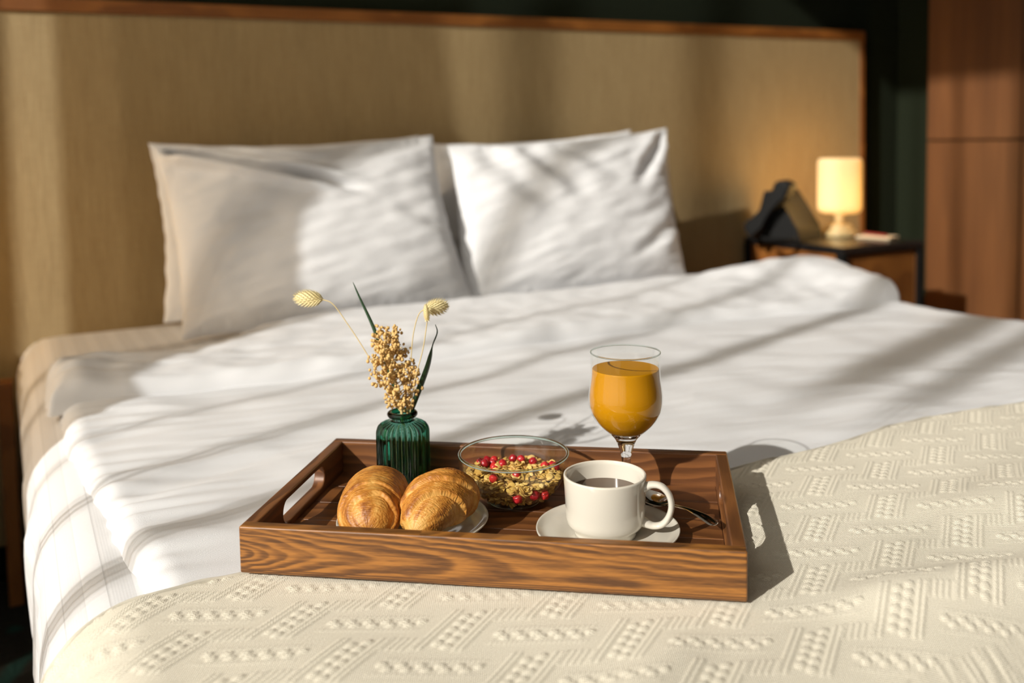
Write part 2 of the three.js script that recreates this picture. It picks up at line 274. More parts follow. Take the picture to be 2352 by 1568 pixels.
{
  const hemU0 = (v) => mix(0.092, DUV.u0, smooth(0.8, 1.5, v)) + 0.012 * noise(v * 5, 2, 0) + 0.004 * noise(v * 21, 4, 0), H = 0.026;
  const g = grid(420, 380, (a, b) => {
    const v = mix(DUV.v0, DUV.v1, b), e0 = hemU0(v), s = a * 1.06;                   // the last 6 % hang over the right side
    let u = s <= 1 ? mix(e0, DUV.u1, s) : DUV.u1, dl = u - e0, y = duvetTop(u, v);
    const du = Math.min(dl, v - DUV.v0, DUV.v1 - v), rr = 0.03;
    if (du < rr) { const q = 1 - du / rr; y -= H * (1 - Math.sqrt(Math.max(0, 1 - q * q))); }
    const over = Math.max(0, u - (DUV.u1 - 0.10)) / 0.10; y -= 0.08 * (1 - Math.sqrt(Math.max(0, 1 - over * over))) * 0.9;
    if (s > 1) { y -= (s - 1) / 0.06 * 0.2; u += 0.012 * noise(v * 9, y * 9, 3) * (s - 1) / 0.06; }
    return [u, y, -v];
  }, (a, b) => [a * 1.9 / 0.05, b * 1.4 / 0.05]);
  const d = thing('duvet', 'crumpled white duvet spread over the bed, turned back near the pillows', 'duvet');
  mesh('cover', g, M.cotton, d);
  // the turned-back cuff
  const f = (u) => 1.578 + 0.014 * Math.sin(u * 5.5 + 1) + 0.006 * noise(u * 9, 1, 1), bk = (u) => 1.832 + 0.165 * smooth(0.26, 0.48, u) * (1 - smooth(1.52, 1.70, u)) + 0.02 * noise(u * 3, 5, 2) + 0.05 * smooth(1.5, 1.75, u) - 0.03 * smooth(1.84, 1.94, u);
  const left = (b) => 0.038 + 0.018 * noise(b * 5, 3, 3), right = (b) => 1.90 + 0.03 * Math.sin(b * 3.1);
  const cg = grid(360, 90, (a, b) => {
    const u = mix(left(b), right(b), a), v0 = f(u), v1 = bk(u), v = mix(v0, v1, b);
    const base = v < DUV.v1 - 0.02 ? duvetTop(u, v) - 0.003 : mix(duvetTop(u, v) - 0.003, 0.60, smooth(DUV.v1 - 0.02, DUV.v1 + 0.03, v));
    const dEdge = Math.min(v - v0, (v1 - v) * 0.8, (u - left(b)), right(b) - u), rr = 0.028, q = clamp(1 - dEdge / rr);
    let th = 0.026 + 0.012 * Math.sin(Math.PI * b) + 0.008 * noise(u * 5, v * 7, 8) + 0.004 * noise(u * 16, v * 30, 3);
    th += 0.052 * gauss(u - 1.74, 0.16) * gauss(v - 1.84, 0.07) + 0.03 * gauss(u - 1.86, 0.07) * gauss(v - 1.68, 0.14) + 0.012 * gauss(u - 0.09, 0.05);
    th += 0.016 * gauss(v1 - v - 0.055, 0.045) * smooth(0.4, 0.6, u) * (1 - smooth(1.5, 1.7, u));
    th += 0.010 * gauss(u - 0.08, 0.05) * noise(v * 22, u * 18, 4);
    return [u, base - 0.010 + (th + 0.012) * Math.sqrt(Math.max(0, 1 - q * q)), -v];
  }, (a, b) => [a * 1.9 / 0.05, b * 0.26 / 0.05]);
  mesh('turned_back_cuff', cg, M.cotton, d);
}

// knitted throw across the foot of the bed: the relief of its basket-weave stitches is modelled
function knit(u, v) {
  const a1 = 0.0975, a2 = [-0.012, 0.080], P = [0.814, 0.581], Q = [0.883, -0.469], det = P[0] * Q[1] - P[1] * Q[0];
  const x = u - 0.700, y = v - 0.583, J = y / a2[1], I = (x - a2[0] * J) / a1;
  let h = 0;
  const cell = (i, j) => { const du = x - (i * a1 + j * a2[0]), dv = y - j * a2[1]; return [(du * Q[1] - dv * Q[0]) / det, (P[0] * dv - P[1] * du) / det]; };
  const cap = (d, r) => (d < r ? Math.sqrt(1 - (d / r) * (d / r)) : 0);
  for (let j = Math.floor(J); j <= Math.floor(J) + 1; j++) for (let i = Math.floor(I); i <= Math.floor(I) + 1; i++) {     // upright cells: ribs beside two columns of bobbles
    const [al, be] = cell(i, j);
    if (Math.abs(al) < 0.046 && Math.abs(be) < 0.024) {
      const end = 1 - smooth(0.032, 0.037, Math.abs(al));
      for (const c of [-0.0185, -0.0135, 0.0135, 0.0185]) h += 0.0013 * end * Math.max(0, 1 - Math.abs(be - c) / 0.0022);
      for (const s of [-1, 1]) { const st = 0.0112, k = Math.round((al - (s > 0 ? st / 2 : 0)) / st), ac = k * st + (s > 0 ? st / 2 : 0); if (Math.abs(ac) < 0.031) h += 0.0016 * cap(Math.hypot((al - ac) / 0.0050, (be - s * 0.0048) / 0.0041), 1); }
    }
  }
  const J2 = J - 0.5, I2 = I - 0.5;
  for (let j = Math.floor(J2); j <= Math.floor(J2) + 1; j++) for (let i = Math.floor(I2); i <= Math.floor(I2) + 1; i++) {   // lying cells: a zigzag row of bobbles between fine ridges
    const [al, be] = cell(i + 0.5, j + 0.5);
    if (Math.abs(be) < 0.048 && Math.abs(al) < 0.02) {
      const end = 1 - smooth(0.036, 0.042, Math.abs(be));
      for (const c of [-0.0128, -0.0098, 0.0098, 0.0128]) h += 0.0006 * end * Math.max(0, 1 - Math.abs(al - c) / 0.0015);
      const st = 0.0072, k = Math.round(be / st), s = k % 2 ? 1 : -1; if (Math.abs(k) <= 5) h += 0.0016 * cap(Math.hypot((be - k * st) / 0.0043, (al - s * 0.0033) / 0.0040), 1);
    }
  }
  const I3 = I - 0.5;
  for (let j = Math.round(J) - 1; j <= Math.round(J) + 1; j++) for (let i = Math.floor(I3); i <= Math.floor(I3) + 1; i++) {     // short ribs between the cells
    const [al, be] = cell(i + 0.5, j);
    if (Math.abs(al) < 0.014 && Math.abs(be) < 0.014) { const end = 1 - smooth(0.009, 0.012, Math.abs(al)); for (let k = -2; k <= 2; k++) h += 0.0010 * end * Math.max(0, 1 - Math.abs(be - k * 0.0052) / 0.002); }
  }
  return h;
}
{
  const R = 0.09, uE = 0.085, vE = 0.50;
  const fold = (d) => (d <= 0 ? [0, 0] : d < R * Math.PI / 2 ? [R * Math.sin(d / R), R * (1 - Math.cos(d / R))] : [R + 0.06 * (d - R * Math.PI / 2), R + d - R * Math.PI / 2]);
  const waves = (u, v) => 0.015 * gauss(v - (0.53 - 0.22 * (u - 0.62)), 0.022) * smooth(0.5, 0.62, u) + 0.012 * gauss(v - (0.63 - 0.10 * (u - 0.8)), 0.03) * smooth(0.74, 0.9, u)
    + 0.008 * gauss(v - (0.50 + 0.5 * (u - 0.33)), 0.02) * smooth(0.25, 0.33, u) * (1 - smooth(0.42, 0.5, u)) + 0.006 * fbm(u * 3.5, v * 3.5, 7, 2) * (1 - nearTray(u, v));
  const s0 = -0.34, s1 = 1.98, t0 = -0.02;
  const surf = (a, b) => {
    // finer spacing where the picture is close
    const s = a < 0.12 ? mix(s0, 0.0, a / 0.12) : a < 0.80 ? mix(0.0, 1.30, (a - 0.12) / 0.68) : mix(1.30, s1, (a - 0.80) / 0.20);
    const v1 = blanketEdge(s), t = b < 0.12 ? mix(t0 + 0.1, 0.45, b / 0.12) : mix(0.45, v1, (b - 0.12) / 0.88);
    const [ox, oy] = s < uE ? fold(uE - s) : s > 1.87 ? fold(s - 1.87) : [0, 0], [oz, oyz] = t < vE ? fold(vE - t) : [0, 0];
    let x = s < uE ? uE - ox : s > 1.87 ? 1.87 + ox : s, v = t < vE ? vE - oz : t;
    const base = 0.6165 + (oy + oyz < 0.02 ? 1 : 0.5) * waves(s, t) * (1 - nearTray(x, v)) - 0.0022 * 0;
    let y = base - Math.max(oy, oyz) - Math.min(oy, oyz) * 0.35, k = knit(s, t), near = nearTray(x, v) > 0.98 ? 0.6 : 1;
    const hem = (v1 - t) < 0.008 ? 0.004 * (1 - Math.sqrt(Math.max(0, 1 - Math.pow(1 - (v1 - t) / 0.008, 2)))) : 0;
    const nx = ox > 0 && s < uE ? -Math.sin(Math.min(ox / R, 1) * 1.4) : 0;
    y += k * near * Math.sqrt(Math.max(0, 1 - nx * nx)) - hem; x += nx * k;
    return [x, y, -v];
  };
  const g = grid(1150, 250, surf, (a, b) => { const s = a < 0.12 ? mix(s0, 0.0, a / 0.12) : a < 0.80 ? mix(0.0, 1.30, (a - 0.12) / 0.68) : mix(1.30, s1, (a - 0.80) / 0.20), t = b < 0.12 ? mix(t0 + 0.1, 0.45, b / 0.12) : mix(0.45, blanketEdge(s), (b - 0.12) / 0.88); return [(0.883 * s - 0.469 * t) / 0.05, (0.469 * s + 0.883 * t) / 0.05]; });
  const o = thing('throw_blanket', 'cream basket-weave knitted throw across the foot of the bed', 'blanket');
  mesh('knitted_top', g, M.knit, o);
  const hem = []; for (let i = 0; i <= 90; i++) { const q = surf(0.03 + 0.96 * i / 90, 1); hem.push(V3(q[0], q[1] + 0.0005, q[2])); }
  mesh('hem', tube(hem, 0.0036, 320, 6), M.knit, o);
}

// ---------------------------------------------------------------- pillows
function pillow(label, W, H, T, bottom, top, roll, creases, seed) {
  // bottom, top: midpoints of the lower and upper seams [u, y, v]
  const o = thing('pillow' + (seed ? '_00' + seed : ''), label, 'pillow', [bottom[0], bottom[1], -bottom[2]], 0, 'bed pillows');
  const up = V3(top[0] - bottom[0], top[1] - bottom[1], -(top[2] - bottom[2])), len = up.length(); up.normalize();
  const right = V3(Math.cos(roll), Math.sin(roll), 0), n = right.clone().cross(up).normalize();
  const shape = (a, b, side) => {                       // a, b in -1..1
    const cx = 0.055, cy = 0.085;
    let x = a * W / 2 * (1 - cx * (1 - b * b) * a * a), y = len / 2 + b * len / 2 * (1 - cy * (1 - a * a) * (b > 0 ? 1 : 0.25) * b * b);
    let z = T * Math.pow(Math.max(0, (1 - Math.pow(Math.abs(a), 2.4)) * (1 - Math.pow(Math.abs(b), 2.6))), 0.52);
    z *= 1 + 0.16 * -b;                                 // fuller towards the bottom
    const edge = Math.min(1 - Math.abs(a), 1 - Math.abs(b)), inside = smooth(0, 0.18, edge);
    let w = 0.007 * fbm(a * 1.6 + seed * 7, b * 1.6, side + seed, 3) * inside;
    w += 0.0035 * inside * noise(a * 3 + b * 2, b * 9 - a * 3, seed * 3 + side);
    if (side > 0) for (const [a0, b0, a1, b1, d, sg] of creases) { const ex = a1 - a0, ey = b1 - b0, L2 = ex * ex + ey * ey, t = clamp(((a - a0) * ex + (b - b0) * ey) / L2), px = a - a0 - t * ex, py = (b - b0 - t * ey) * 0.7; w -= d * gauss(Math.hypot(px, py) + 0.004 * noise(t * 6, a * 4), sg) * smooth(0, 0.12, t) * (1 - smooth(0.6, 1, t)) - d * 0.55 * gauss(Math.hypot(px, py) - sg * 2.2, sg * 1.1) * (1 - smooth(0.6, 1, t)) * smooth(0, 0.12, t); }
    // seam puckers
    w += 0.0022 * noise((Math.abs(a) > Math.abs(b) ? b : a) * 22, seed, edge * 3) * gauss(edge - 0.05, 0.04);
    z = side * (z + w * (z > 0 ? Math.min(1, z / 0.01) : 0));
    const wob = 0.004 * noise(b * 6, a * 3, seed + 5) * (1 - smooth(0, 0.15, edge));
    const p = V3(0, 0, 0).addScaledVector(right, x + wob).addScaledVector(up, y + wob).addScaledVector(n, z);
    return [p.x, p.y, p.z];
  };
  const ease = (t) => { const s = 2 * t - 1; return Math.sign(s) * (1 - Math.pow(1 - Math.abs(s), 1.5)); };
  const uvf = (a, b) => [ease(b) * len / 2 / 0.115, ease(a) * W / 2 / 0.1];
  const f = grid(150, 110, (a, b) => shape(ease(a), ease(b), 1), uvf), k = grid(70, 50, (a, b) => shape(ease(1 - a), ease(b), -1), uvf);
  mesh('pillow_case', f, M.pillowCotton, o); mesh('case_back', k, M.pillowCotton, o);
  return o;
}
pillow('left rear white pillow leaning on the headboard, only its edges showing', 0.69, 0.44, 0.036, [0.645, 0.606, 2.285], [0.640, 1.022, 2.385], 0.015, [], 1);
pillow('right rear white pillow leaning on the headboard, only its corners showing', 0.68, 0.44, 0.036, [1.345, 0.606, 2.285], [1.342, 1.022, 2.385], 0.045, [], 2);
pillow('left front white pillow, half shaded, with a long crease from its corner', 0.685, 0.44, 0.070, [0.650, 0.606, 2.075], [0.630, 1.017, 2.262], 0.026, [[-0.98, 0.97, 0.42, 0.25, 0.046, 0.030], [-0.9, 0.98, 0.2, 0.60, 0.018, 0.04], [0.95, 0.95, 0.3, 0.7, 0.006, 0.05], [0.98, -0.2, 0.5, 0.1, 0.006, 0.05]], 3);
pillow('right front white pillow, sunlit, with soft folds fanning from its top', 0.71, 0.44, 0.070, [1.318, 0.606, 2.108], [1.374, 1.020, 2.266], 0.056, [[-0.8, 0.97, -0.12, -0.15, 0.013, 0.085], [-0.45, 0.95, 0.12, 0.0, 0.013, 0.075], [-0.2, 0.92, 0.5, 0.2, 0.006, 0.06], [0.98, 0.97, 0.5, 0.1, 0.014, 0.05], [0.9, 0.98, -0.1, 0.7, 0.008, 0.05], [0.97, -0.3, 0.4, -0.75, 0.008, 0.05]], 4);

// ---------------------------------------------------------------- nightstands, lamps, telephone
function nightstand(name, label, x) {
  const g = thing(name, label, 'nightstand', [x, 0, -2.195], 0, 'nightstands');
  mesh('top', box(0.35, 0.022, 0.425, 0.003, 0, 0.669, 0), M.blackTop, g).userData.label = 'glossy black top';
  for (const s of [-1, 1]) mesh('side_panel', box(0.018, 0.62, 0.40, 0.002, s * 0.158, 0.347, 0), M.oak, g);
  mesh('back_panel', box(0.30, 0.6, 0.012, 0.002, 0, 0.347, -0.19), M.oak, g);
  for (const y of [0.55, 0.33]) { const d = mesh('drawer', box(0.29, 0.2, 0.02, 0.003, 0, y, 0.19), M.oak, g); mesh('knob', new THREE.SphereGeometry(0.011, 16, 10).translate(0, y, 0.21), M.blackPlastic, d); }
  for (const [a, b] of [[-1, 1], [1, 1], [-1, -1], [1, -1]]) mesh('leg', box(0.025, 0.66, 0.025, 0.002, a * 0.178 * 0.93, 0.33, b * 0.198), M.blackPlastic, g);
  return g;
}
nightstand('nightstand', 'oak nightstand with a black top under the telephone and lamp', 2.33);
nightstand('nightstand_001', 'oak nightstand at the window side of the bed', -0.42);
function lamp(name, label, x, z) {
  const g = thing(name, label, 'lamp', [x, 0.68, z], 0, 'bedside lamps');
  mesh('base', lathe([[0, 0], [0.052, 0], [0.054, 0.004], [0.054, 0.014], [0.05, 0.02], [0.042, 0.022], [0.041, 0.034], [0.036, 0.038], [0, 0.038]], 48), M.whiteMetal, g);
  mesh('stem', lathe([[0, 0.036], [0.0145, 0.036], [0.0145, 0.082], [0, 0.082]], 32), M.whiteMetal, g);
  const sh = mesh('shade', lathe([[0, 0.076], [0.052, 0.076], [0.064, 0.080], [0.069, 0.090], [0.070, 0.10], [0.070, 0.238], [0.068, 0.250], [0.062, 0.256], [0, 0.257]], 56), M.lampShade, g); sh.userData.label = 'glowing warm white glass shade';
  const l = new THREE.PointLight(C(1, 0.56, 0.16), 0.34); l.name = name + '_light'; l.position.set(0, 0.135, 0); l.castShadow = true; l.shadow.radius = 2.5; g.add(l);
}
lamp('table_lamp', 'lit cylindrical table lamp on the nightstand with the telephone', 2.41, -2.235);
lamp('table_lamp_001', 'lit table lamp on the nightstand by the window', -0.40, -2.24);
{
  const g = thing('telephone', 'black desk telephone left of the lit lamp', 'telephone', [2.190, 0.682, -2.265], 22 * deg); g.scale.set(1.18, 1.0, 1.0);
  const sh = new THREE.Shape(); sh.moveTo(0.085, 0); sh.lineTo(-0.085, 0); sh.lineTo(-0.075, 0.035); sh.quadraticCurveTo(-0.03, 0.11, 0.0, 0.148); sh.lineTo(0.028, 0.148); sh.lineTo(0.06, 0.03); sh.closePath();
  const body = new THREE.ExtrudeGeometry(sh, { depth: 0.15, bevelEnabled: true, bevelSize: 0.004, bevelThickness: 0.004, bevelSegments: 2 }); body.rotateY(Math.PI / 2 * 1); body.translate(-0.06, 0.0045, 0);   // depth runs along x
  mesh('body', body, M.blackPlastic, g);
  const face = new THREE.Group(); face.name = 'keypad'; face.position.set(0.035, 0.072, 0.048); face.rotation.x = -35 * deg; g.add(face);
  for (let i = 0; i < 4; i++) for (let j = 0; j < 3; j++) mesh('key', box(0.014, 0.009, 0.005, 0.002, (j - 1) * 0.021 - 0.002, (1.5 - i) * 0.014 - 0.02, 0), M.greyPlastic, face);
  mesh('display', box(0.07, 0.024, 0.004, 0.002, 0, 0.042, -0.004), M.screen, face);
  const hs = new THREE.Shape(); hs.moveTo(-0.10, 0); hs.quadraticCurveTo(-0.10, 0.034, -0.075, 0.034); hs.quadraticCurveTo(-0.05, 0.022, 0, 0.022); hs.quadraticCurveTo(0.05, 0.022, 0.075, 0.034); hs.quadraticCurveTo(0.10, 0.034, 0.10, 0); hs.lineTo(0.06, -0.008); hs.quadraticCurveTo(0, 0.008, -0.06, -0.008); hs.closePath();
  const hg = new THREE.ExtrudeGeometry(hs, { depth: 0.036, bevelEnabled: true, bevelSize: 0.006, bevelThickness: 0.006, bevelSegments: 3 });
  const h = mesh('handset', hg, M.blackPlastic, g); h.rotation.set(0, Math.PI / 2, 0); h.rotation.order = 'ZYX'; hg.rotateZ(-52 * deg); h.position.set(-0.105, 0.098, 0.012);
  const cord = []; for (let i = 0; i <= 160; i++) { const t = i / 160; cord.push(V3(-0.095 + 0.09 * Math.sin(t * 3.1) * -0.4 + 0.006 * Math.cos(t * 110), 0.010 + 0.006 * Math.sin(t * 110), 0.085 - t * 0.10)); }
  mesh('coiled_cord', tube(cord, 0.0022, 400, 5), M.blackPlastic, g);
}
{
  const g = thing('notepad', 'small hotel notepad with a pen right of the lamp base', 'notepad', [2.455, 0.681, -2.12], 18 * deg);
  mesh('pad', box(0.075, 0.006, 0.11, 0.001, 0, 0.003, 0), std({ color: C(0.75, 0.6, 0.4), roughness: 0.8 }), g);
  mesh('pen', tube([V3(-0.02, 0.010, 0.04), V3(0.02, 0.010, -0.05)], 0.004, 4, 10), std({ color: C(0.25, 0.02, 0.02), roughness: 0.4 }), g);
}

// ---------------------------------------------------------------- serving tray
const L = [162, 107, 47], Dk = [82, 50, 23];
const trayFrontTex = tex(1024, 128, (s, t) => {           // a cathedral figure at the left, long bands to the right
  const x = s * 0.444, y = (t - 0.42) * 0.043, d = 0.0035 + 0.034 * (1 - Math.exp(-x / 0.10)) + 0.004 * noise(x * 9, 1, 2);
  const yy = y + 0.0035 * noise(x * 14, y * 60, 5) + 0.0012 * noise(x * 50, y * 220, 7) + 0.012 * smooth(0.12, 0.45, x);
  let r = (Math.sqrt(yy * yy * 1.6 + d * d) + 0.0016 * noise(x * 6, y * 90, 11)) * 215; let g = r - Math.floor(r);
  let band = smooth(0.02, 0.60, g) * (1 - smooth(0.74, 0.95, g)) * (0.62 + 0.5 * noise(x * 7, y * 60, 21));
  band += 0.42 * noise(x * 30, y * 1100, 3) + 0.40 * noise(x * 9, y * 300, 8) + 0.30 * noise(x * 110, y * 2600, 4) + 0.12;
  if (t < 0.11) band = Math.max(band, 0.55 + 0.5 * Math.sin(t * 150 + 2 * noise(x * 20, 0, 1)));
  return lerp3(L, Dk, clamp(band * 1.12 - 0.03));
}, { srgb: true });
const trayTex = woodTexture([126, 80, 42], [66, 37, 18], { rings: 7, seed: 71, contrast: 0.55 });
M.trayFront = phys({ map: trayFrontTex, roughness: 0.42, clearcoat: 0.25, clearcoatRoughness: 0.35 });
M.trayWood = phys({ map: trayTex, roughness: 0.42, clearcoat: 0.25, clearcoatRoughness: 0.35 });
{
  const { W, D, H, t } = TRAY, g = thing('serving_tray', 'dark stained wooden breakfast tray with cut-out handles', 'tray', [TRAY.x, TRAY.y, TRAY.z], TRAY.turn);
  const scaleUV = (geo, a, b, o = 0) => { const q = geo.attributes.uv; for (let i = 0; i < q.count; i++) q.setXY(i, q.getX(i) * a + o, q.getY(i) * b + o * 0.7); return geo; };
  const fr = box(W, H, t, 0.0018, 0, H / 2, D / 2 - t / 2);
  { const p = fr.attributes.position, q = fr.attributes.uv, n = fr.attributes.normal; for (let i = 0; i < p.count; i++) if (Math.abs(n.getZ(i)) > 0.7) q.setXY(i, p.getX(i) / W + 0.5, p.getY(i) / H); else q.setXY(i, p.getX(i) / W * 0.8 + 0.1, 0.62 + (p.getZ(i) - D / 2) * 6); }
  mesh('front_panel', fr, M.trayFront, g).userData.label = 'front board with bold pine grain';
  mesh('back_panel', scaleUV(box(W, H, t, 0.0018, 0, H / 2, -D / 2 + t / 2), 2.2, 9, 0.3), M.trayWood, g);
  for (const s of [-1, 1]) {                                          // side boards with a slot to hold the tray by
    const sh = new THREE.Shape(), a = D / 2 - t; sh.moveTo(-a, 0); sh.lineTo(a, 0); sh.lineTo(a, H - 0.0003); sh.lineTo(-a, H - 0.0003); sh.closePath();
    const hole = new THREE.Path(), hx = 0.057, hr = 0.0112, cy = 0.0255; hole.moveTo(-hx + hr, cy - hr); hole.lineTo(hx - hr, cy - hr); hole.absarc(hx - hr, cy, hr, -Math.PI / 2, Math.PI / 2, false); hole.lineTo(-hx + hr, cy + hr); hole.absarc(-hx + hr, cy, hr, Math.PI / 2, 1.5 * Math.PI, false); sh.holes.push(hole);
    const e = new THREE.ExtrudeGeometry(sh, { depth: t - 0.003, bevelEnabled: true, bevelSize: 0.0012, bevelThickness: 0.0015, bevelSegments: 2, bevelOffset: -0.0012, curveSegments: 14 });
    e.rotateY(Math.PI / 2); e.translate(s * (W / 2 - t / 2) - t / 2 + 0.0015, 0, 0); 
    mesh('side_panel', scaleUV(metreUV(e, 'z'), 2.2, 9, 0.5 + 0.2 * s), M.trayWood, g);
  }
  const n = 5, pw = (D - 2 * t) / n;
  for (let i = 0; i < n; i++) mesh('floor_plank', scaleUV(box(W - 2 * t, 0.006, pw - 0.0008, 0.0008, 0, 0.005, -D / 2 + t + pw * (i + 0.5)), 2.0, 6, 0.17 * i), M.trayWood, g);
}

// ---------------------------------------------------------------- crockery
const FLOOR = 0.0082;                                    // the tray floor above the bed
const put = (o, r, up, b, turn = TRAY.turn) => { const p = trayAt(r, up, b); o.position.copy(p); o.rotation.y = turn; return o; };
function dish(R, foot, rise) { return lathe(curveProfile([[0.0, 0.004], [foot * 0.85, 0.004], [R * 0.72, 0.007], [R * 0.9, rise * 0.72], [R, rise]], 40).concat([[R + 0.0012, rise + 0.0006], [R + 0.0016, rise - 0.0006], [R + 0.0006, rise - 0.0022]], curveProfile([[R * 0.9, rise * 0.72 - 0.003], [R * 0.72, 0.0035], [foot + 0.004, 0.0025]], 24), [[foot, 0], [foot - 0.003, 0], [foot - 0.003, 0.002], [0, 0.002]]), 96); }
put(tag(mesh('side_plate', dish(0.072, 0.04, 0.012), M.porcelain), 'small white porcelain plate under the two croissants', 'plate'), -0.087, FLOOR, -0.034);
{
  const o = tag(mesh('saucer', merge([dish(0.066, 0.034, 0.011)]), M.porcelain), 'white porcelain saucer under the coffee cup', 'saucer'); put(o, 0.1017, FLOOR, -0.033);
  const g = thing('coffee_cup', 'white porcelain cup of black coffee', 'cup'); put(g, 0.0995, FLOOR + 0.0045, -0.0325, TRAY.turn);
  const R = 0.0389, H = 0.0575;
  const body = [[0, 0.003], [0.024, 0.003], [0.0265, 0.0], [0.0292, 0.0005], [0.0296, 0.003], [0.0305, 0.006], [0.0345, 0.0095], [0.0363, 0.0125], [0.0369, 0.017], [R - 0.0006, H - 0.012], [R, H - 0.002], [R - 0.0004, H - 0.0004], [R - 0.0016, H], [R - 0.0028, H - 0.0008], [R - 0.0034, H - 0.004], [0.0338, 0.018], [0.032, 0.012], [0.024, 0.0075], [0, 0.007]];
  mesh('body', lathe(body, 112), M.porcelain, g);
  const hp = [V3(0.0365, 0.047, 0), V3(0.044, 0.0505, 0), V3(0.0525, 0.050, 0), V3(0.0595, 0.0435, 0), V3(0.0622, 0.033, 0), V3(0.0600, 0.0225, 0), V3(0.0535, 0.0140, 0), V3(0.045, 0.0118, 0), V3(0.0355, 0.0148, 0)];
  const curve = new THREE.CatmullRomCurve3(hp), hg = closedGrid(16, 60, (a, b) => { const c = curve.getPointAt(b), t = curve.getTangentAt(b), n = V3(-t.y, t.x, 0), w = a * 2 * Math.PI, flare = 1 + 0.45 * (gauss(b, 0.06) + gauss(b - 1, 0.06)); c.addScaledVector(n, Math.cos(w) * 0.0030 * flare); c.z += Math.sin(w) * 0.0046 * flare; return [c.x, c.y, c.z]; });
  const h = mesh('handle', hg, M.porcelain, g); h.rotation.y = -8 * deg;
  const cf = tag(mesh('coffee', lathe([[0, 0.008], [0.024, 0.0080], [0.0318, 0.0125], [0.0336, 0.0185], [0.0343, 0.0405], [0.0340, 0.0410], [0, 0.0408]], 80), M.coffee), 'black coffee filling the white cup', 'coffee'); put(cf, 0.0995, FLOOR + 0.0045, -0.0325);
}
{ // teaspoon resting on the saucer
  const g = thing('teaspoon', 'polished steel teaspoon resting on the saucer behind the cup', 'spoon');
  const A = trayAt(0.1575, 0.0270, 0.0085), B = trayAt(0.2025, 0.0205, -0.0240), dir = B.clone().sub(A); const len = dir.length(); g.position.copy(A); g.lookAt(B);   // local +z runs to the end of the handle
  const handle = grid(14, 50, (a, b) => { const z = b * len, k = b, w = mix(0.0028, 0.0070, smooth(0.30, 0.9, k)) * Math.sqrt(Math.max(0.0, 1 - Math.pow(Math.max(0, (k - 0.9) / 0.1), 2.2))) + 0.0001, x = (a * 2 - 1) * w, th = 0.0010; const e = 1 - Math.pow(Math.abs(a * 2 - 1), 4); return [x, 0.0045 * Math.sin(Math.PI * k * 0.9) + th * e - 0.0006 * gauss((Math.abs(a * 2 - 1) - 0.0) * 2, 0.8) * smooth(0.6, 0.8, k), z]; });
  const handleBack = grid(14, 50, (a, b) => { const z = b * len, k = b, w = mix(0.0028, 0.0070, smooth(0.30, 0.9, k)) * Math.sqrt(Math.max(0.0, 1 - Math.pow(Math.max(0, (k - 0.9) / 0.1), 2.2))) + 0.0001, x = -(a * 2 - 1) * w; const e = 1 - Math.pow(Math.abs(a * 2 - 1), 4); return [x, 0.0045 * Math.sin(Math.PI * k * 0.9) - 0.0010 * e, z]; });
  mesh('handle', merge([handle, handleBack]), M.chrome, g);
  const bowl = (s) => grid(32, 20, (a, b) => { const w = a * 2 * Math.PI, r = b, x = Math.cos(w) * r * 0.0125 * (1 - 0.12 * Math.sin(w)), z = -0.016 + Math.sin(w) * r * 0.0185; return [x, -0.0062 * (1 - r * r) + 0.0008 * s + 0.0006, z]; });
  mesh('bowl', merge([bowl(1), bowl(-1)]), M.chrome, g);
}
{ // stemmed juice glass
  const px = 9.05e-5, H = 0.1575, prof = [[398, 195], [392, 300], [390, 400], [398, 500], [412, 600], [421, 690], [417, 780], [399, 850], [374, 900], [342, 950], [301, 1000], [245, 1050], [182, 1100], [133, 1150], [104, 1200], [85, 1250], [68, 1300], [57, 1365], [50, 1450], [47, 1560], [52, 1640], [80, 1710], [150, 1770], [240, 1810], [330, 1842], [345, 1856], [345, 1872]].map(([r, y]) => [r * px, H - (y - 195) * px * 1.035]);
  const sm = curveProfile(prof, 130);
  const g = thing('juice_glass', 'stemmed clear glass of orange juice behind the cup', 'glass'); put(g, 0.116, FLOOR, 0.058);
  // bowl: outer skin, lip, inner skin
  const cut = sm.findIndex(([, y]) => y < H - (1120 - 195) * px * 1.035), outer = sm.slice(0, cut), wall = 0.0011;
  const inner = outer.filter(([, y]) => y > H - (1075 - 195) * px * 1.035).map(([r, y], i) => [Math.max(0.0005, r - wall), y]);
  mesh('bowl', lathe(outer.slice().reverse(), 96), M.glassThin, g);
  mesh('lip', new THREE.TorusGeometry(0.036 - 0.0006, 0.00075, 10, 120).rotateX(Math.PI / 2).translate(0, H, 0), M.glassRim, g);
  const yb = H - (1150 - 195) * px * 1.035;
  const stem = sm.slice(cut - 1).filter(([, y]) => y > 0.0002);
  mesh('stem_and_foot', lathe([[0, yb + 0.0015], [0.006, yb + 0.0022], ...stem, [0.0312, 0], [0, 0.0005]].reverse(), 80), M.glassStem, g).userData.label = 'solid glass stem and round foot';
  const level = H - 0.0165, jp = [[0, level], ...inner.filter(([, y]) => y < level).map(([r, y]) => [r - 0.0001, y])];
  jp[1] && jp.splice(1, 0, [jp[1][0] - 0.0006, level]);
  jp.push([0.010, yb + 0.0055], [0, yb + 0.0045]);
  put(tag(mesh('orange_juice', lathe(jp.reverse(), 96), M.juice), 'orange juice filling the stemmed glass', 'juice'), 0.116, FLOOR, 0.058);
}

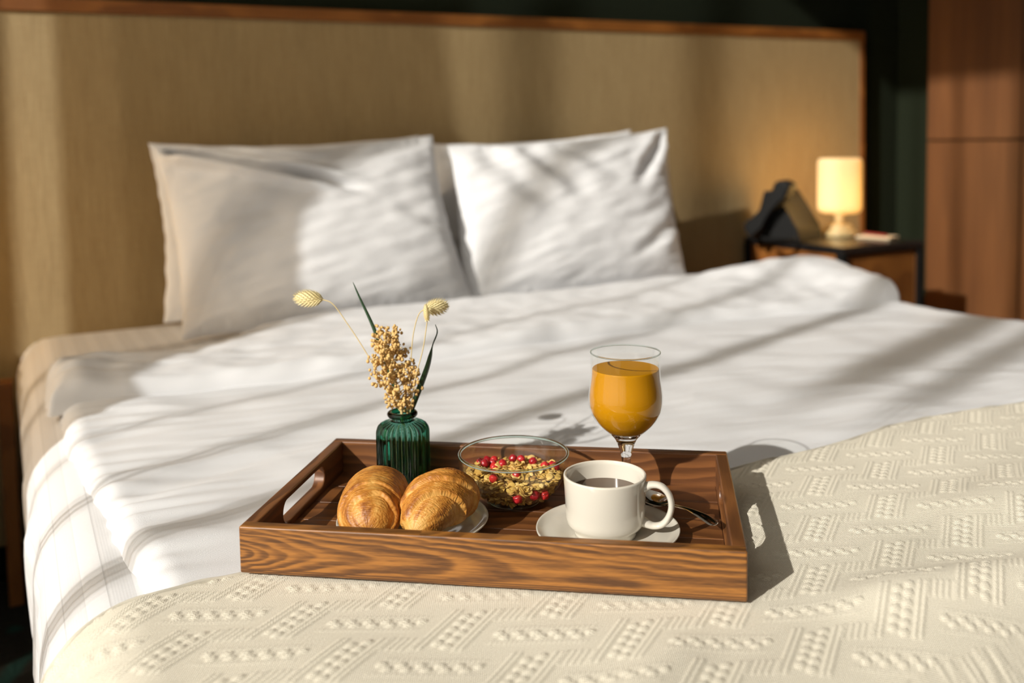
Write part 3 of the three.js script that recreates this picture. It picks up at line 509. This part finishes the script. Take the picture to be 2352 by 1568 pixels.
// ---------------------------------------------------------------- bowl of granola
const BOWL = { r: -0.0005, b: 0.05, R: 0.0575, H: 0.0505 };
const bowlProfile = [[0.026, 0], [0.0285, 0.0012], [0.036, 0.006], [0.046, 0.0155], [0.0535, 0.028], [0.0572, 0.040], [0.0575, 0.0505]];
const bowlR = (y) => { for (let i = 1; i < bowlProfile.length; i++) if (y <= bowlProfile[i][1]) return mix(bowlProfile[i - 1][0], bowlProfile[i][0], (y - bowlProfile[i - 1][1]) / (bowlProfile[i][1] - bowlProfile[i - 1][1])); return 0.0575; };
{
  const g = thing('glass_bowl', 'clear glass bowl of granola with red berries', 'bowl'); put(g, BOWL.r, FLOOR, BOWL.b); 
  mesh('wall', lathe([[0, 0.0014], ...curveProfile(bowlProfile, 50)], 120), M.glassThin, g);
  mesh('inner_wall', lathe([[0, 0.0045], ...curveProfile(bowlProfile.map(([r, y]) => [r - 0.0022, y + 0.002]), 50).filter(([, y]) => y < BOWL.H)], 120), M.glassThin, g);
  mesh('lip', new THREE.TorusGeometry(BOWL.R - 0.0011, 0.0016, 12, 140).rotateX(Math.PI / 2).translate(0, BOWL.H, 0), M.glassRim, g).userData.label = 'greenish rounded rim';
  mesh('foot_ring', new THREE.TorusGeometry(0.0262, 0.0012, 10, 100).rotateX(Math.PI / 2).translate(0, 0.0013, 0), M.glassRim, g);
  const top = (x, z) => 0.0262 + 0.0045 * noise(x * 60, z * 60, 3) + 0.004 * Math.exp(-(x * x + z * z) / 0.0012);
  const gr = thing('granola', 'toasted oat granola heaped in the glass bowl', 'granola'); gr.userData.kind = 'stuff'; put(gr, BOWL.r, FLOOR, BOWL.b);
  const mound = lathe([[0, 0.006], [0.022, 0.0062], [0.033, 0.0095], [0.042, 0.0175], [0.0475, 0.0245], [0.036, 0.0265], [0, 0.0275]], 60);
  mesh('oat_mass', mound, std({ color: C(0.30, 0.16, 0.05), roughness: 0.9 }), gr);
  const flake = new THREE.SphereGeometry(1, 10, 6); { const p = flake.attributes.position; for (let i = 0; i < p.count; i++) p.setY(i, p.getY(i) * 0.28 + 0.12 * (p.getX(i) ** 2)); flake.computeVertexNormals(); }
  const N = 900, im = new THREE.InstancedMesh(flake, std({ color: C(1, 1, 1), roughness: 0.75 }), N), r = rng(11), m4 = new THREE.Matrix4(), q = new THREE.Quaternion(), e = new THREE.Euler(), col = C(0, 0, 0);
  im.name = 'oat_flakes'; im.castShadow = im.receiveShadow = true;
  for (let i = 0; i < N; i++) {
    let x, y, z, big = r() < 0.12;
    const s = (big ? 0.0036 : 0.0019) + 0.0014 * r();
    if (i < 480) { const a = r() * 6.283, d = Math.sqrt(r()) * 0.0485; x = Math.cos(a) * d; z = Math.sin(a) * d; y = top(x, z) + r() * 0.003; e.set((r() - 0.5) * 1.6, r() * 6, (r() - 0.5) * 1.6); }
    else { const a = r() * 6.283; y = 0.008 + r() * 0.022; const d = bowlR(y) - 0.0052 - r() * 0.002; x = Math.cos(a) * d; z = Math.sin(a) * d; e.set(r() * 3, r() * 6, r() * 3); }
    q.setFromEuler(e); m4.compose(V3(x, y, z), q, V3(s * (0.9 + 0.5 * r()), s, s)); im.setMatrixAt(i, m4);
    const k = r(); col.setRGB(mix(0.42, 0.80, k), mix(0.22, 0.56, k), mix(0.055, 0.22, k * k)); im.setColorAt(i, col);
  }
  gr.add(im);
  // berries: wrinkled, each its own thing
  const berry = new THREE.SphereGeometry(0.0047, 20, 14); { const p = berry.attributes.position; for (let i = 0; i < p.count; i++) { const v = V3(p.getX(i), p.getY(i), p.getZ(i)), k = 1 + 0.16 * noise(v.x * 420, v.y * 420, v.z * 420) - 0.10 * Math.abs(noise(v.x * 900, v.y * 900, v.z * 900)); v.multiplyScalar(k); p.setXYZ(i, v.x, v.y * 0.94, v.z); } berry.computeVertexNormals(); }
  const reds = [[0.42, 0.012, 0.018], [0.32, 0.008, 0.014], [0.50, 0.02, 0.02]].map((c) => phys({ color: C(...c), roughness: 0.35, clearcoat: 0.3, clearcoatRoughness: 0.3 }));
  const spots = [[-0.040, 0.024], [-0.034, 0.029], [-0.026, 0.030], [-0.026, 0.020], [-0.033, 0.012], [-0.022, 0.008], [-0.014, 0.012], [-0.006, 0.034], [0.002, 0.036], [0.004, 0.026], [0.017, 0.026], [0.030, 0.020], [0.037, 0.024], [0.042, 0.016], [-0.016, -0.030], [0.006, -0.020]];
  const where = ['far left, touching the glass', 'far left, second from the glass', 'at the back left, taller one', 'left of the middle, behind the rim line', 'at the left, nearest the croissants', 'left front, just behind the rim line', 'front middle, left of centre', 'at the back middle, left of a pair', 'at the back middle, right of a pair', 'in the centre of the heap', 'right of the centre, alone', 'at the right, left of a trio', 'at the right, middle of a trio', 'at the far right near the cup', 'low at the front left, seen through the glass', 'low at the front middle, seen through the glass'];
  spots.forEach(([x, z], i) => { const o = mesh(i ? 'dried_berry_' + String(i).padStart(3, '0') : 'dried_berry', berry, reds[i % 3]); tag(o, 'red berry on the granola ' + where[i], 'berry', 'red berries in the granola'); const p = trayAt(BOWL.r + x, FLOOR + top(x, z) + 0.0052, BOWL.b + z); o.position.copy(p); o.rotation.set(i * 1.7, i * 2.3, i * 0.9); });
  [[0.010, 0.0185, -0.0425], [0.0265, 0.0205, -0.0365], [0.0355, 0.0185, -0.0290]].forEach(([x, y, z], i) => { const o = mesh('dried_berry_' + String(spots.length + i).padStart(3, '0'), berry, reds[i % 3]); o.scale.setScalar(1.15); tag(o, ['left', 'middle', 'right'][i] + ' one of three red berries pressed low against the front glass', 'berry', 'red berries in the granola'); o.position.copy(trayAt(BOWL.r + x, FLOOR + y, BOWL.b + z)); o.rotation.set(i, 2 * i, 1); });
}

// ---------------------------------------------------------------- vase and dried flowers
const VASE = { r: -0.1285, b: 0.083 };
{
  const g = thing('bud_vase', 'fluted dark green glass bud vase behind the croissants', 'vase'); put(g, VASE.r, FLOOR, VASE.b);
  const k = 5.65e-5, Hv = 0.0822, P = [[505, 1758], [520, 1745], [520, 1700], [518, 1200], [520, 900], [520, 750], [512, 680], [480, 605], [415, 555], [300, 512], [232, 490], [220, 450], [224, 415], [250, 402]].map(([r, y]) => [r * k, Hv - (y - 320) * k]);
  const sm = curveProfile(P, 90), sh = (r, y, a, d) => { const inn = smooth(0.002, 0.006, y) * (1 - smooth(Hv - 0.0125, Hv - 0.009, y)); const f = Math.abs(Math.cos(a * 14)); return r * (1 - d * inn * f * f) ; };
  const surf = (off, d) => closedGrid(336, sm.length - 1, (a, b) => { const [r, y] = sm[Math.round(b * (sm.length - 1))], w = -a * 2 * Math.PI, R = Math.max(0.001, sh(r - off, y, w, d)); return [R * Math.cos(w), y, R * Math.sin(w)]; });
  const flip = (q) => { const d = q.index.array; for (let i = 0; i < d.length; i += 3) [d[i], d[i + 1]] = [d[i + 1], d[i]]; q.computeVertexNormals(); return q; };
  mesh('wall', merge([surf(0, 0.085), flip(surf(0.0026, 0.0))]), M.vaseGlass, g);
  mesh('lip', new THREE.TorusGeometry(0.0138, 0.0030, 14, 72).rotateX(Math.PI / 2).scale(1, 1.05, 1).translate(0, Hv - 0.0030, 0), M.vaseGlass, g);
}
// flowers: points given right / up / back of the vase mouth, in the tray's axes
const MOUTH = (r, up, b = 0) => trayAt(VASE.r + r, FLOOR + 0.0822 + up, VASE.b + b);
const rootTo = (o) => { o.position.set(0, 0, 0); return o; };
const straw = std({ color: C(0.66, 0.52, 0.25), roughness: 0.8 }), strawPale = std({ color: C(0.86, 0.75, 0.42), roughness: 0.85 }), leafMat = phys({ color: C(0.028, 0.075, 0.030), roughness: 0.5, transmission: 0.12, thickness: 0, side: THREE.DoubleSide }), grainMat = std({ color: C(0.66, 0.43, 0.155), roughness: 0.6 });
{
  const o = thing('sorghum_sprig', 'golden dried sorghum head rising from the green vase', 'dried flower'), base = MOUTH(-0.001, 0.0, 0); o.position.copy(base);
  const rel = (r, up, b) => V3(0.798 * r + 0.6025 * b, up, 0.6025 * r - 0.798 * b), r = rng(5), axis = new THREE.CatmullRomCurve3([rel(0.002, -0.07, 0), rel(0, 0, 0), rel(-0.006, 0.03, 0), rel(-0.013, 0.058, 0.001), rel(-0.017, 0.080, 0.002)]);
  mesh('stem', new THREE.TubeGeometry(axis, 50, 0.0016, 8), straw, o);
  const tips = [], twigs = [];
  for (let i = 0; i < 78; i++) {
    const t = 0.45 + 0.55 * (i / 78), p = axis.getPointAt(Math.min(1, t)), f = (t - 0.45) / 0.55, w = (0.009 + 0.0165 * Math.sin(Math.PI * Math.min(1, 0.12 + 0.80 * f))) * (0.70 + 0.42 * r()), a = i * 2.399 + r() * 0.5;
    const out = rel(Math.cos(a) * w, 0.003 + 0.009 * r() + 0.004 * f, Math.sin(a) * w), q = p.clone().add(out);
    twigs.push(tube([p, p.clone().addScaledVector(out, 0.5).add(V3(0, 0.002, 0)), q], 0.0006, 8, 5)); tips.push([q, out]);
  }
  for (const [a, b2, c] of [[0.020, 0.046, 0], [0.0225, 0.041, 0.001], [-0.007, 0.092, 0], [-0.0045, 0.086, 0], [-0.022, 0.083, 0], [-0.028, 0.079, 0], [0.016, 0.050, 0.002], [-0.005, 0.078, 0]]) { const q = rel(a, b2, c), p = axis.getPointAt(0.75); twigs.push(tube([p, p.clone().lerp(q, 0.5).add(V3(0, 0.003, 0)), q], 0.0006, 8, 5)); tips.push([q, q.clone().sub(p).multiplyScalar(0.6)]); }
  mesh('twigs', merge(twigs), straw, o);
  const ball = new THREE.SphereGeometry(0.00172, 10, 8), list = [];
  for (const [q, out] of tips) for (let j = 0; j < 9; j++) { const k = 0.35 + 0.72 * r(), c = q.clone().addScaledVector(out, k - 1).add(V3(r() - 0.5, r() - 0.5, r() - 0.5).multiplyScalar(0.0068)); if (c.y < 0.0015 && Math.hypot(c.x, c.z) > 0.009) c.y = 0.003 + r() * 0.004; const s = 0.75 + 0.45 * r(); list.push(ball.clone().scale(s, s * 1.12, s).translate(c.x, c.y, c.z)); }
  const gm = mesh('grains', merge(list), grainMat, o); gm.userData.kind = 'stuff';
}
function canaryGrass(name, label, pts, head, dir, len, rad, seed) {
  const o = thing(name, label, 'dried flower'), base = MOUTH(...pts[0]); o.position.copy(base);
  const P = pts.map((p) => MOUTH(...p).sub(base)), H = MOUTH(...head).sub(base), d = V3(0.798 * dir[0] + 0.6025 * dir[2], dir[1], 0.6025 * dir[0] - 0.798 * dir[2]).normalize();
  mesh('stem', tube([...P, H.clone()], 0.00055, 60, 6), straw, o);
  const r = rng(seed), q = new THREE.Quaternion().setFromUnitVectors(V3(0, 1, 0), d), list = [], core = new THREE.SphereGeometry(1, 16, 12).scale(rad * 0.78, len / 2 * 0.92, rad * 0.78).translate(0, len / 2, 0);
  list.push(core.toNonIndexed());
  for (let i = 0; i < 150; i++) { const f = (i + 0.5) / 150, y = f * len * 0.97, w = rad * Math.sqrt(Math.max(0.02, 1 - Math.pow(2 * f - 0.92, 2) * 0.98)) * 0.86, a = i * 2.39996, c = new THREE.ConeGeometry(0.0012 * Math.min(1, rad / 0.006), 0.0085 * Math.min(1, rad / 0.006), 5, 1); c.scale(1, 1, 0.5); const out = V3(Math.cos(a), 0.62 + 0.8 * f, Math.sin(a)).normalize(); c.applyQuaternion(new THREE.Quaternion().setFromUnitVectors(V3(0, 1, 0), out)); c.translate(Math.cos(a) * w * 1.04, y, Math.sin(a) * w * 1.04); list.push(c.toNonIndexed()); }
  for (let i = 0; i < 5; i++) { const a = i * 1.257, c = new THREE.ConeGeometry(0.0008, 0.005, 5); c.rotateX(2.2).rotateY(a).translate(Math.sin(a) * 0.0016, 0.0004, Math.cos(a) * 0.0016); list.push(c.toNonIndexed()); }
  const g = mergeGeometries(list.map((x) => { x.deleteAttribute('uv'); return x; })); g.applyQuaternion(q); g.translate(H.x, H.y, H.z);
  mesh('seed_head', g, strawPale, o);
}
const K = 4.74e-4;   // metres per pixel at the vase, from the photograph's proportions
canaryGrass('canary_grass', 'pale canary grass head bending far left from the vase', [[-0.003, 0.0, 0], [-0.034, 0.055, 0], [-0.058, 0.093, 0], [-0.078, 0.119, 0]], [-0.0895, 0.1225, 0], [-1, 0.10, -0.15], 0.0295, 0.0088, 21);
canaryGrass('canary_grass_001', 'round canary grass head facing away on the right side of the vase', [[0.006, 0.0, 0.002], [0.010, 0.055, 0.004], [0.014, 0.088, 0.005], [0.021, 0.108, 0.006]], [0.0285, 0.1125, 0.006], [0.75, 0.02, 0.8], 0.027, 0.0086, 22);
canaryGrass('canary_grass_002', 'slim young canary grass spike on the right side of the vase', [[0.010, 0.0, -0.004], [0.016, 0.035, -0.004], [0.026, 0.070, -0.004]], [0.0315, 0.101, -0.004], [-0.08, 1, 0], 0.018, 0.0030, 23);
function blade(name, label, pts, width, twist, mat = leafMat) {
  const o = thing(name, label, 'leaf'), base = MOUTH(...pts[0]); o.position.copy(base);
  const c = new THREE.CatmullRomCurve3(pts.map((p) => MOUTH(...p).sub(base))), view = V3(0.798, 0, 0.6025);
  const side = (s) => grid(8, 70, (a, b) => { const p = c.getPointAt(b), w = width(b), ang = twist(b), ax = view.clone().multiplyScalar(Math.cos(ang)).add(V3(0.6025, 0, -0.798).multiplyScalar(Math.sin(ang))), x = a * 2 - 1; p.addScaledVector(ax, s * x * w); const nn = V3(-ax.z, 0, ax.x); p.addScaledVector(nn, (1 - Math.abs(x)) * w * 0.35 + s * 0.00015 * (1 - x * x)); return [p.x, p.y, p.z]; });
  mesh('blade', merge([side(1), side(-1)]), mat, o);
}
blade('leaf_blade', 'thin dark green leaf pointing up left behind the sorghum', [[-0.002, 0.0, 0.006], [-0.020, 0.055, 0.007], [-0.033, 0.092, 0.007], [-0.0475, 0.125, 0.006], [-0.054, 0.1415, 0.005]], (b) => 0.0023 * Math.pow(1 - b, 0.55) * (0.5 + smooth(0, 0.3, b)) + 0.0001, () => 0.5);
blade('leaf_blade_001', 'curved dark green leaf on the right of the vase', [[0.009, -0.002, 0.004], [0.018, 0.022, 0.003], [0.029, 0.050, 0.002], [0.036, 0.074, 0.0], [0.0415, 0.089, -0.001], [0.0395, 0.0965, -0.001]], (b) => 0.0042 * Math.pow(Math.sin(Math.PI * clamp(0.13 + 0.83 * b)), 0.8) * (1 - 0.55 * gauss(b - 0.76, 0.05)) + 0.0001, (b) => 0.35 + 1.2 * b);

// ---------------------------------------------------------------- croissants
function croissant(name, label, opt) {
  const { len, rx, ry, steps, skew, seed } = opt, NA = 300, NB = 320, col = [];
  const f = (a, b) => {
    const th = a * 2 * Math.PI, t = b * 2 - 1, ca = Math.cos(th), sa = Math.sin(th);
    const tt = t + skew[0] * ca + skew[1] * sa + 0.10 * noise(ca * 1.2, sa * 1.2, t * 1.6 + seed) + 0.012 * noise(ca * 6, sa * 6, t * 6 + seed);
    // rolled layers: each ends in a thin lip towards an end of the roll
    let lay = 0, lip = 0, hollow = 0;
    for (const [c, d] of steps) { const n = c > 0 ? tt - c : c - tt; lay -= d * smooth(-0.02, 0.035, n); lip += (d / 0.1) * gauss(n + 0.035, 0.04); hollow += (d / 0.1) * gauss(n - 0.015, 0.016); }
    const env = Math.pow(Math.max(0, 1 - Math.pow(Math.abs(t), opt.blunt)), 0.5);
    let k = env * (1 + lay + 0.022 * lip - 0.03 * hollow);
    k *= 1 + opt.flake * (0.020 * fbm(ca * 2.2 + seed, sa * 2.2, t * 3, 3) + 0.015 * ridge(ca * 1.5 + tt * 3, sa * 1.5, tt * 22 + seed) + 0.010 * noise(ca * 2.5, sa * 2.5, tt * 58 + seed + 3));
    const flat = sa < -0.35 ? 1 - 0.28 * smooth(-0.35, -1, sa) : 1, bend = opt.bend * (t * t - 0.3), lift = -0.0035 * t * t * (opt.droop ?? 1);
    return { P: [rx * k * ca + bend, ry * k * sa * flat + lift, -t * len / 2], hollow, lip, tt, ca, sa, t };
  };
  const g = closedGrid(NA, NB, (a, b) => f(a, b).P);
  for (let j = 0; j <= NB; j++) for (let i = 0; i <= NA; i++) {
    const q = f(i / NA, j / NB), { ca, sa, tt } = q, st = noise(ca * 1.6 + tt * 3, sa * 1.6, tt * 34 + seed), fine = noise(ca * 3, sa * 3, tt * 120 + seed), speck = noise(ca * 26, sa * 26, tt * 40 + seed), patch = fbm(ca * 1.7 + seed, sa * 1.7, tt * 2.2, 4);
    let brown = 0.50 + 0.60 * patch + 0.26 * st + 0.26 * fine + 0.20 * speck + 0.16 * q.lip - 0.32 * q.hollow + opt.toneShift - 0.30 * smooth(0.15, -0.5, sa) * (0.6 + patch);
    brown -= 0.75 * smooth(0.86, 0.985, q.t * (opt.tipEnd ?? 1)) * (opt.paleTip ?? 0);
    brown = clamp(brown);
    const pale = [0.70, 0.38, 0.095], gold = [0.53, 0.215, 0.030], dark = [0.235, 0.070, 0.010], c = brown < 0.5 ? lerp3(pale, gold, brown * 2) : lerp3(gold, dark, brown * 2 - 1);
    col.push(...c);
  }
  g.setAttribute('color', new THREE.Float32BufferAttribute(col, 3));
  return tag(mesh(name, g, M.pastry), label, 'croissant');
}
const flakeBump = tex(512, 512, (s, t) => 128 + 70 * tileNoise(s, t, 9, 110, 3) + 45 * tileNoise(s, t, 26, 220, 5) + 40 * tileNoise(s, t, 60, 60, 8));
M.pastry = phys({ color: C(1, 1, 1), vertexColors: true, roughness: 0.5, bumpMap: flakeBump, bumpScale: 0.0012, clearcoat: 0.06, clearcoatRoughness: 0.4 });
{
  const a = croissant('croissant', 'smooth rounded croissant on the left half of the plate', { len: 0.114, rx: 0.0308, ry: 0.0262, steps: [[-0.60, 0.055], [-0.90, 0.10], [0.3, 0.10], [0.7, 0.12]], skew: [-0.13, -0.30], seed: 2, bend: 0.004, blunt: 4.4, droop: 2.0, toneShift: 0.08, flake: 0.7 });
  put(a, -0.1205, FLOOR + 0.0322, -0.0485, TRAY.turn + 8 * deg);
  const b = croissant('croissant_001', 'flaky ridged croissant on the right half of the plate', { len: 0.116, rx: 0.0328, ry: 0.0290, steps: [[-0.16, 0.09], [-0.52, 0.13], [0.2, 0.10], [0.6, 0.12]], skew: [-0.34, 0.12], seed: 9, bend: -0.003, blunt: 2.1, droop: 2.4, toneShift: -0.02, flake: 1.2, paleTip: 1, tipEnd: -1 });
  put(b, -0.0562, FLOOR + 0.0350, -0.0475, TRAY.turn - 9 * deg);
}

renderer.render(scene, camera);
